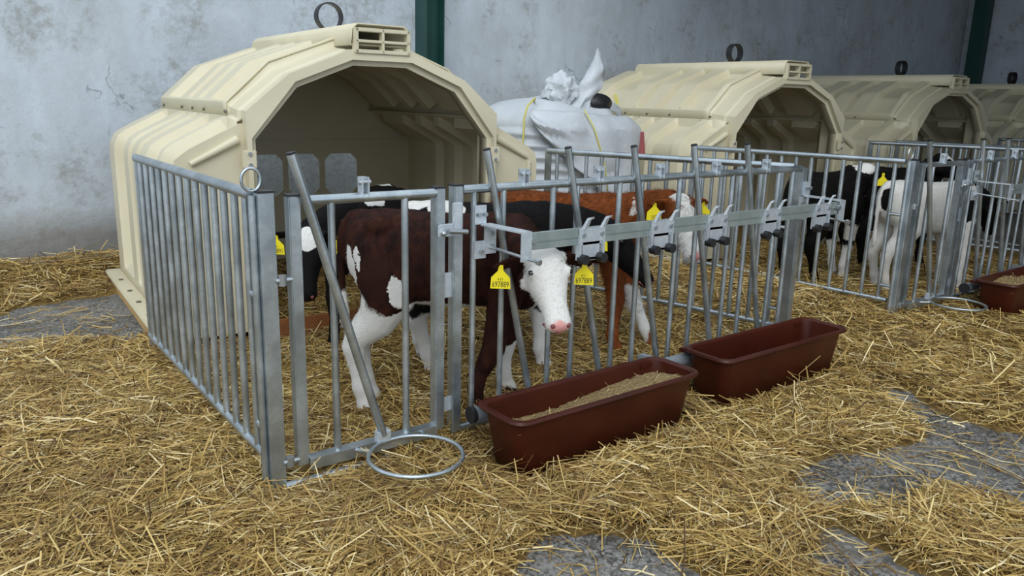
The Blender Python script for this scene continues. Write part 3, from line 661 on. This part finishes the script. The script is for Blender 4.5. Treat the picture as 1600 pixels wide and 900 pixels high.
PA = [((-0.34, 0, 0.14), (0.24, 0.3, 0.47), CW), ((-0.08, 0, 0.44), (0.29, 0.26, 0.078), CW), ((-0.20, -0.16, 0.58), (0.04, 0.08, 0.09), CW),
      ((-0.30, -0.16, 0.625), (0.075, 0.12, 0.10), (0.026, 0.0085, 0.005)), ((-0.41, -0.13, 0.62), (0.028, 0.06, 0.15), CW), ((-0.37, -0.15, 0.70), (0.012, 0.05, 0.06), CW),
      ((0.42, 0.05, 0.485), (0.11, 0.11, 0.085), CW), ((0.33, 0.16, 0.16), (0.25, 0.12, 0.17), CW), ((0.36, 0.14, 0.315), (0.10, 0.09, 0.05), (0.026, 0.0085, 0.005))]
make_calf('dark brown calf with a white face, reaching its head out through the feeding front', L1, t1, 1.03,
    spec((0.038, 0.0115, 0.0065), (0.012, 0.0045, 0.0035), L1, t1, HEROPOLL, HEROMUZ, PA, CW, CP, 0.135, 'coat_brown_whiteface'),
    HEROPOLL, HEROMUZ, {'HR': (0.615, 0.50), 'HL': (0.69, 0.60), 'FR': (1.015, 0.19), 'FL': (1.27, 0.30)},
    [(-1, '697889', 'tag', (0, 0, 0.0), 0.75), (1, '697889', 'tag', (0, 0, 0.0), 0.75)], voxel=0.0085, hair=16000, hw=1.0, droop=0.40, ear_len=0.16, neckmid=(1.125, 0.03, 0.765))
L2, t2 = (1.43, 0.76, Z0), -0.42; p2, q2 = (2.03, 0.45, 0.76), (2.16, 0.22, 0.50)
make_calf('black calf with a white loin band standing close behind the white-faced brown calf', L2, t2, 1.0,
    spec(CK, (0.006, 0.005, 0.005), L2, t2, p2, q2, [((-0.28, 0, 0.10), (0.3, 0.3, 0.28), CW), ((0.28, 0, 0.08), (0.22, 0.3, 0.28), CW), ((-0.22, -0.05, 0.80), (0.11, 0.19, 0.24), CW), ((-0.36, 0.0, 0.86), (0.08, 0.1, 0.035), CW), ((0.14, -0.13, 0.78), (0.014, 0.05, 0.03), CW)], None, None, name='coat_black_band'),
    p2, q2, {'HR': (1.115, 0.745), 'FR': (1.655, 0.50), 'FL': (1.76, 0.62)}, [(-1, '697', 'tag', (0, 0, 0), 0.7), (1, '697', 'tag', (0, 0, 0), 0.7)], hair=9000)
L3, t3 = (2.12, 0.89, Z0), -0.62; p3, q3 = (2.47, 0.36, 0.885), (2.40, 0.14, 0.625)
make_calf('red and white calf with a woolly white head standing inside the feeding front', L3, t3, 1.0,
    spec(CR, (0.13, 0.034, 0.009), L3, t3, p3, q3, [((0.32, 0, 0.12), (0.25, 0.3, 0.24), CW), ((-0.28, 0, 0.10), (0.25, 0.3, 0.26), CW), ((0.42, -0.02, 0.50), (0.09, 0.09, 0.11), CW), ((0.36, -0.08, 0.80), (0.025, 0.07, 0.05), CW)], CW, CP, 0.112, 'coat_red'),
    p3, q3, {'FR': (2.14, 0.45), 'FL': (2.40, 0.42)}, [(-1, '107', 'tag', (0, 0, 0), 0.7), (1, '107', 'tag', (0, 0, 0), 0.7)], hair=34000, hairlen=0.040)
L4, t4 = (1.17, 1.55, Z0), -2.40; p4, q4 = (0.63, 1.14, 0.735), (0.53, 0.96, 0.465)
make_calf('black calf with a white forehead patch, walking out of the hutch mouth behind the gate', L4, t4, 0.98,
    spec(CK, (0.006, 0.005, 0.005), L4, t4, p4, q4, [(tuple(Vector(loc_of(L4, t4, p4))+Vector((0.045, 0.02, -0.02))), (0.075, 0.045, 0.075), CW), ((0.30, 0.08, 0.46), (0.10, 0.10, 0.085), CY), ((0.34, 0.14, 0.46), (0.025, 0.03, 0.02), CK), (tuple(Vector(loc_of(L4, t4, (1.13, 1.42, 0.84)))), (0.15, 0.05, 0.055), CW), ((-0.30, 0, 0.86), (0.06, 0.04, 0.03), CW)], None, None, name='coat_black_forehead'),
    p4, q4, {}, [(-1, '697891', 'tag', (0, 0, 0), 0.7), (1, '697891', 'tag', (0, 0, 0), 0.7)], hair=7000, tail=False)
L5, t5 = (4.96, 0.98, Z0), 0.02; p5, q5 = (5.37, 0.90, 0.93), (5.58, 1.06, 0.70)
make_calf('black calf with a white poll standing behind the white black-patched calf', L5, t5, 1.02,
    spec(CK, (0.006, 0.005, 0.005), L5, t5, p5, q5, [((0.30, 0, 0.05), (0.25, 0.3, 0.27), CW), ((-0.30, 0, 0.0), (0.1, 0.3, 0.14), CW), ((0.26, -0.1, 0.40), (0.10, 0.10, 0.10), CY), (tuple(Vector(loc_of(L5, t5, p5))+Vector((-0.03, 0.0, 0.03))), (0.11, 0.09, 0.07), CW)], None, None, name='coat_black_poll'),
    p5, q5, {'HR': (4.87, 0.94), 'FR': (5.20, 0.89), 'FL': (5.27, 1.02)}, [(-1, ' ', 'tag', (-0.05, 0, -0.03), 0.7)], voxel=0.012, hair=4000)
L6, t6 = (5.375, 0.36, Z0), -0.42; p6, q6 = (5.90, 0.17, 0.74), (6.08, 0.14, 0.47)
make_calf('white calf with black patches standing tail-on behind the corner post', L6, t6, 0.98,
    spec(CW, (0.60, 0.58, 0.53), L6, t6, p6, q6, [((-0.42, -0.05, 0.72), (0.05, 0.04, 0.09), CK), ((0.22, -0.15, 0.66), (0.09, 0.2, 0.12), CK), ((0.55, 0, 0.72), (0.2, 0.2, 0.3), CK)], CK, None, 0.12, 'coat_white_patched'),
    p6, q6, {'HR': (5.06, 0.44)}, [], voxel=0.012, hair=5000)
L7, t7 = (6.08, 1.02, Z0), -0.35; p7, q7 = (6.40, 0.80, 1.0), (6.53, 0.58, 0.85)
make_calf('black calf with a white blaze looking over the white calf', L7, t7, 1.02,
    spec(CK, (0.006, 0.005, 0.005), L7, t7, p7, q7, [(tuple(Vector(loc_of(L7, t7, p7)).lerp(Vector(loc_of(L7, t7, q7)), 0.35)+Vector((0.0, 0.0, 0.05))), (0.12, 0.045, 0.09), CW), ((0, 0, 0.4), (0.4, 0.2, 0.1), CW)], None, CP, name='coat_black_blaze'),
    p7, q7, {}, [(-1, '', 'purple', (0, 0, 0.0), 0.8)], voxel=0.012, hair=3000)

# ------------------------------------------------------------------ white bulk bag
def make_bag():
    r = empty('bulk_bag', (3.55, 2.80, 0), 'white woven bulk bag slumped on the floor between two hutches', 'bag')
    hx, hy = 0.68, 0.56; N = 72; rows = []
    def sq(a, ex=3.2):
        c, s = math.cos(a), math.sin(a); k = (abs(c)**ex+abs(s)**ex)**(-1/ex); return c*k, s*k
    zs = [0.02+1.20*i/110 for i in range(111)]
    for i, z in enumerate(zs):
        row = []; bul = 1-0.10*(abs(z/1.2-0.5)*2)**3
        for j in range(N):
            a = 2*PI*j/N; x, y = sq(a)
            fold = 0.030*math.sin(z*62+2.2*math.sin(a*2+z*3)+3*mnoise.noise((x*1.2, y*1.2, z*2)))*(0.55+0.6*mnoise.noise((x*1.5, y*1.5, z*2.5+5)))
            wob = 0.035*mnoise.noise((x*2.2, y*2.2, z*2.0))
            row.append((x*(hx*bul+fold+wob), y*(hy*bul+fold+wob), z))
        rows.append(row)
    top = rows[-1]
    for k, (f, dz) in enumerate(((0.97, 0.06), (0.88, 0.12), (0.72, 0.165), (0.5, 0.195), (0.28, 0.22), (0.1, 0.235))):
        rows.append([(x*f, y*f, 1.22+dz+0.03*mnoise.noise((x*f*4, y*f*4, k*0.3))-0.04*(x*f/hx > 0.5)) for x, y, z in top])
    MB().rings(rows).build('sack', 'bag', r, smooth=True)
    # loose skirt hanging over the right-hand front
    rows = []; n = 30
    for i in range(n+1):
        u = i/n; row = []
        for j in range(21):
            v = j/20
            a = -2.40+1.95*u; x, y = sq(a); ztop = 1.35-0.07*u; zlow = 1.30-0.80*min(1, (u*1.5))**0.8+0.12*max(0, u-0.7)
            z = ztop+(zlow-ztop)*v
            out = 1.085-0.24*max(0, (z-1.2)/0.2)+0.06*v*(1-v)+0.15*abs(mnoise.noise((u*4.5, v*2.2, 0.3)))*(0.35+v)
            row.append((x*hx*out, y*hy*out, z+0.02*mnoise.noise((u*9, v*4, 7))))
        rows.append(row)
    o = MB().rings(rows, cap=False, closed=False).build('loose_skirt', 'bag', r, angle=22); solid(o, 0.004)
    # crumpled neck and upright spout
    m = MB(); c = Vector((-0.10, -0.25, 1.49)); rr = []
    for i in range(31):
        a = PI*(i+0.05)/30.1; row = []
        for j in range(48):
            b = 2*PI*j/48; d = Vector((math.sin(a)*math.cos(b), math.sin(a)*math.sin(b), -math.cos(a)))
            k = 1+0.30*mnoise.noise(d*2.2)+0.30*abs(mnoise.noise(d*4.0))-0.1; row.append(tuple(c+Vector((d.x*0.15, d.y*0.13, d.z*0.15))*k))
        rr.append(row)
    m.rings(rr).build('crumpled_neck', 'bag', r, angle=40)
    rr = []
    for i in range(15):
        t_ = i/14; w_ = 0.20*(1-t_)**0.6+0.02; ctr = Vector((0.02+0.17*t_+0.06*math.sin(t_*3), -0.30-0.03*t_, 1.34+0.46*t_)); row = []
        for j in range(16):
            b = 2*PI*j/16; k = 1+0.5*mnoise.noise((math.cos(b)*1.5, math.sin(b)*1.5, t_*4)); row.append((ctr.x+w_*0.75*math.cos(b)*k, ctr.y+w_*0.45*math.sin(b)*k, ctr.z+0.05*math.cos(b)))
        rr.append(row)
    MB().rings(rr).build('spout', 'bag', r, angle=40)
    # lifting webbing, black rounded dome, label
    def on(a, z, out=1.035): x, y = sq(a); return (x*hx*out, y*hy*out, z)
    MB().tube([(-0.38, -0.25, 1.40), (-0.46, -0.36, 1.43), on(-2.42, 1.37, 1.0), on(-2.44, 1.28, 1.04), on(-2.44, 1.15, 1.05), on(-2.46, 1.0, 1.05), on(-2.48, 0.85, 1.05)], 0.008, 6).build('yellow_strap', 'yellow', r, smooth=True)
    MB().tube([on(-1.72, 1.35, 0.97), on(-1.66, 1.22, 1.13), on(-1.58, 1.05, 1.17), on(-1.50, 0.88, 1.18), on(-1.45, 0.70, 1.18)], 0.006, 6).build('yellow_strap', 'yellow', r, smooth=True)
    MB().ball((0.24, -0.33, 1.40), (0.15, 0.10, 0.085), 16, 10).build('black_dome', 'black', r, smooth=True)
    m = MB(); rr = []
    for i in range(9):
        t_ = i/8; rr.append([(0.30+0.36*t_, -0.20-0.05*math.sin(t_*3)+0.03*mnoise.noise((t_*6, k, 2)), 1.46-0.13*t_*t_-0.05*k/3+0.02*mnoise.noise((t_*5, k, 4))) for k in range(6)])
    o = m.rings(rr, cap=False, closed=False).build('folded_flap', 'bag', r, smooth=True); solid(o, 0.006)
    MB().bar((0.60, -0.50, 1.17), (0.57, -0.56, 0.98), 0.07, 0.004, upv=(-0.6, -0.8, 0)).build('red_label', 'red', r)
    MB().bar((0.55, -0.22, 1.48), (0.57, -0.24, 1.40), 0.03, 0.006, upv=(-0.6, -0.8, 0)).build('yellow_tab', 'yellow', r)
make_bag()
# ------------------------------------------------------------------ straw
BARE = [[(-3.5, 3.25), (-0.56, 3.28), (-0.18, 3.43), (0.30, 3.44), (0.30, 2.30), (0.09, 2.33), (-0.03, 2.20), (-0.34, 2.34), (-0.64, 2.40), (-3.5, 2.45)],
        [(3.02, -0.46), (3.06, -0.70), (2.95, -0.87), (2.92, -1.09), (3.0, -1.40), (3.2, -3.2), (2.6, -3.2), (2.30, -1.85), (2.13, -1.43), (1.84, -1.33), (1.62, -1.20), (1.60, -1.02), (1.99, -0.93), (2.34, -1.04), (2.55, -1.08), (2.80, -0.84)],
        [(0.30, -0.90), (0.45, -0.80), (0.62, -0.775), (0.77, -0.81), (0.87, -0.95), (0.98, -1.35), (0.7, -1.7), (0.2, -1.4)],
        [(1.50, -1.25), (1.46, -1.60), (1.9, -2.1), (1.15, -1.75), (1.25, -1.38)]]
def fbm2(x, y, s, seed=0.0):
    """cheap smooth value noise on arrays"""
    def vn(x, y):
        xi, yi = np.floor(x), np.floor(y); fx, fy = x-xi, y-yi; fx = fx*fx*(3-2*fx); fy = fy*fy*(3-2*fy)
        hsh = lambda a, b: np.modf(np.abs(np.sin(a*127.1+b*311.7+seed*17.3)*43758.5453))[0]
        return (hsh(xi, yi)*(1-fx)+hsh(xi+1, yi)*fx)*(1-fy)+(hsh(xi, yi+1)*(1-fx)+hsh(xi+1, yi+1)*fx)*fy
    return (vn(x*s, y*s)*0.55+vn(x*s*2.1+5, y*s*2.1+9)*0.3+vn(x*s*4.3+11, y*s*4.3+3)*0.15)
def poly_sd(x, y, poly):
    """signed distance, negative inside"""
    d = np.full(x.shape, 1e9); ins = np.zeros(x.shape, bool); n = len(poly)
    for i in range(n):
        ax, ay = poly[i]; bx, by = poly[(i+1) % n]; ex, ey = bx-ax, by-ay
        t = np.clip(((x-ax)*ex+(y-ay)*ey)/(ex*ex+ey*ey), 0, 1); d = np.minimum(d, np.hypot(x-ax-t*ex, y-ay-t*ey))
        c = ((ay > y) != (by > y)) & (x < (bx-ax)*(y-ay)/(by-ay+1e-12)+ax); ins ^= c
    return np.where(ins, -d, d)
def cover(x, y):
    sd = np.full(x.shape, 1e9)
    for p in BARE: sd = np.minimum(sd, poly_sd(x, y, p))
    sd = sd+(fbm2(x, y, 5.0, 2.0)-0.5)*0.22
    return np.clip(sd/0.13+0.35, 0, 1)
def sstep(a, b, x): t = np.clip((x-a)/(b-a), 0, 1); return t*t*(3-2*t)
def straw_h(x, y):
    c = cover(x, y); n = fbm2(x, y, 2.2, 1.0); n2 = fbm2(x, y, 7.0, 3.0)
    h = 0.002+0.034*n+0.022*n2
    h += 0.05*np.exp(-((x+0.45)/0.45)**2-((y-0.7)/0.9)**2)
    h += 0.10*sstep(3.6, 4.4, y)*(x < 0.6)
    h += 0.12*np.exp(-((x-3.95)/0.42)**2-((y-0.75)/0.85)**2)
    for tx, ty in ((T1[0][0], T1[0][1]), (T2[0][0], T2[0][1]), (T3[0], T3[1])):
        dd = np.hypot(np.maximum(np.abs(x-tx)-0.48, 0), np.maximum(np.abs(y-ty)-0.11, 0)); h = h*(0.12+0.88*sstep(0.0, 0.16, dd))
    h = h*(0.15+0.85*sstep(0.05, 0.22, np.hypot(x-0.02, y+0.03)))
    h = h*(0.25+0.75*sstep(0.02, 0.10, np.hypot(np.maximum(np.abs(x-0.17)-0.15, 0), y+0.03)))
    return c*h
# deep bed surface under the loose stalks
gx = np.arange(-2.6, 8.2, 0.045); gy = np.arange(-3.0, 4.42, 0.045); GX, GY = np.meshgrid(gx, gy, indexing='ij')
cv = cover(GX, GY); GZ = straw_h(GX, GY)*0.70-0.012*(cv < 0.3)
nx, ny = GX.shape; V = np.stack([GX, GY, GZ], -1).reshape(-1, 3)
I = np.arange(nx*ny).reshape(nx, ny); F = np.stack([I[:-1, :-1], I[1:, :-1], I[1:, 1:], I[:-1, 1:]], -1).reshape(-1, 4)
keep = (cv.reshape(-1)[F].max(axis=1) > 0.30); F = F[keep]
me = bpy.data.meshes.new('straw_bed'); me.from_pydata(V.tolist(), [], F.tolist()); me.polygons.foreach_set('use_smooth', [True]*len(me.polygons)); me.materials.append(M['straw_base'])
bed = bpy.data.objects.new('straw_bed', me); COL.objects.link(bed); tag(bed, 'matted golden straw bed covering the barn floor', 'straw', None, 'stuff')
def in_rect(x, y, cx, cy, hx, hy): return (np.abs(x-cx) < hx) & (np.abs(y-cy) < hy)
def stalks(name, label, region, density, dref, dmax, cat='straw', lmin=0.05, lmax=0.27, wid=0.0020):
    x0, x1, y0, y1 = region; n = int((x1-x0)*(y1-y0)*density)
    x = rng.uniform(x0, x1, n); y = rng.uniform(y0, y1, n)
    dx, dy = x-CAM.x, y-CAM.y; dist = np.sqrt(dx*dx+dy*dy+1.9); dep = dx*fw.x+dy*fw.y-(0-CAM.z)*0+CAM.z*math.sin(PITCH)
    c = cover(x, y); k = rng.random(n) < np.minimum(1, (dref/dist)**1.7)*np.where(c > 0.95, 1, c**2*0.8+0.03)
    lat = np.abs(dx*rt.x+dy*rt.y)/np.maximum(dep, 0.05); k &= (dep > 0.5) & (lat < 0.85) & (dist < dmax)
    for cx, cy, hx, hy in ((T1[0][0], T1[0][1], 0.52, 0.135), (T2[0][0], T2[0][1], 0.52, 0.135), (T3[0], T3[1], 0.52, 0.135)): k &= ~in_rect(x, y, cx, cy, hx, hy)
    k &= ~in_rect(x, y, 3.27, 4.33, 0.26, 0.25)
    x, y, c, dist = x[k], y[k], c[k], dist[k]; n = len(x)
    L = lmin+(lmax-lmin)*rng.random(n)**2.2; far = np.clip(dist/3.2, 1, 2.2); W_ = wid*(0.55+0.9*rng.random(n))*far**0.5
    flow = fbm2(x, y, 1.6, 6.0)*2*PI*1.6; ang = flow+rng.normal(0, 0.85, n); flat = rng.random(n) < 0.88
    pit = np.where(flat, rng.normal(0, 0.10, n), rng.normal(0, 0.40, n)); pit = np.clip(pit, -0.9, 0.9)
    z = straw_h(x, y)+rng.random(n)**1.3*0.040*c-0.006*c+0.004+np.abs(np.sin(pit))*L*0.25
    D = np.stack([np.cos(ang)*np.cos(pit), np.sin(ang)*np.cos(pit), np.sin(pit)], -1); S = np.stack([-np.sin(ang), np.cos(ang), np.zeros(n)], -1)
    U = np.cross(D, S); rl = rng.uniform(-0.8, 0.8, n)[:, None]; S2 = S*np.cos(rl)+U*np.sin(rl)
    C0 = np.stack([x, y, z], -1); bend = rng.normal(0, 0.10, n)[:, None]*L[:, None]; bz = -np.abs(rng.normal(0, 0.05, n))[:, None]*L[:, None]
    mid = C0+S*bend-np.array([0, 0, 1])*bz*0.6; A = C0-D*L[:, None]/2; B = C0+D*L[:, None]/2
    A[:, 2] = np.maximum(A[:, 2], 0.002); B[:, 2] = np.maximum(B[:, 2], 0.002)
    A[:, 1] = np.minimum(A[:, 1], WY-0.01); B[:, 1] = np.minimum(B[:, 1], WY-0.01)
    # no stalk runs through a hutch wall, the bag or a trough
    ok = np.ones(n, bool); pts3 = (A, mid, B)
    for hx, hy, hr in ((1.385, 1.77, -0.055), (5.66, 1.83, -0.04), (8.98, 1.88, -0.04)):
        ins = []; ch, sh = math.cos(hr), math.sin(hr)
        for q in pts3:
            u = (q[:, 0]-hx)*ch+(q[:, 1]-hy)*sh; v = -(q[:, 0]-hx)*sh+(q[:, 1]-hy)*ch; au = np.abs(u)
            ok &= ~((au > 1.15) & (au < 1.335) & (v > -0.01) & (v < 2.15)); ok &= ~((au > 0.74) & (au < 1.25) & (v > -0.03) & (v < 0.10)); ok &= ~((au < 1.25) & (v > 2.03) & (v < 2.12))
            ins.append(((au < 1.2) & (v > 0.03) & (v < 2.09), au < 0.74))
        ok &= (ins[0][0] == ins[2][0]) | (ins[0][1] & ins[2][1] & (A[:, 1] < hy+1) & (B[:, 1] < hy+1))
    for q in pts3:
        for cx, cy, ax, ay in ((T1[0][0], T1[0][1], 0.495, 0.115), (T2[0][0], T2[0][1], 0.495, 0.115), (T3[0], T3[1], 0.495, 0.115), (3.55, 2.80, 0.66, 0.54)): ok &= ~in_rect(q[:, 0], q[:, 1], cx, cy, ax, ay)
    x, y, W_, A, B, mid, S2 = x[ok], y[ok], W_[ok], A[ok], B[ok], mid[ok], S2[ok]; n = len(x)
    w_ = W_[:, None]; rid = np.array([0, 0, 1])*w_*0.6
    # shallow roof section so that every stalk catches light on two sides
    V = np.stack([A-S2*w_, A+rid, A+S2*w_, mid-S2*w_, mid+rid, mid+S2*w_, B-S2*w_, B+rid, B+S2*w_], 1).reshape(-1, 3)
    base = (np.arange(n)*9)[:, None]; q = np.array([[0, 1, 4, 3], [1, 2, 5, 4], [3, 4, 7, 6], [4, 5, 8, 7]]).reshape(1, 16)
    loops = (base+q).reshape(-1).astype(np.int32)
    me = bpy.data.meshes.new(name); me.vertices.add(len(V)); me.vertices.foreach_set('co', V.reshape(-1).astype(np.float32))
    me.loops.add(len(loops)); me.loops.foreach_set('vertex_index', loops); me.polygons.add(len(loops)//4)
    me.polygons.foreach_set('loop_start', np.arange(0, len(loops), 4, dtype=np.int32)); me.update(calc_edges=True)
    tone = np.clip(rng.normal(0.5, 0.29, n)+0.25*(fbm2(x, y, 1.3, 9.0)-0.5), 0, 1); at = me.attributes.new('tone', 'FLOAT', 'POINT'); at.data.foreach_set('value', np.repeat(tone, 9).astype(np.float32))
    me.materials.append(M['straw']); o = bpy.data.objects.new(name, me); COL.objects.link(o)
    return tag(o, label, cat, None, 'stuff')
DENS = 15000
stalks('loose_straw', 'loose golden straw stalks strewn over the aisle around the troughs', (-2.2, 7.0, -2.6, -0.02), DENS, 2.5, 9)
stalks('straw_litter', 'golden straw litter inside and around the calf pens', (-1.8, 9.0, -0.02, 2.3), DENS, 2.5, 9)
stalks('straw_drift', 'drift of straw piled along the foot of the plaster wall', (-2.0, 5.5, 2.3, 4.34), 9000, 3.2, 9)
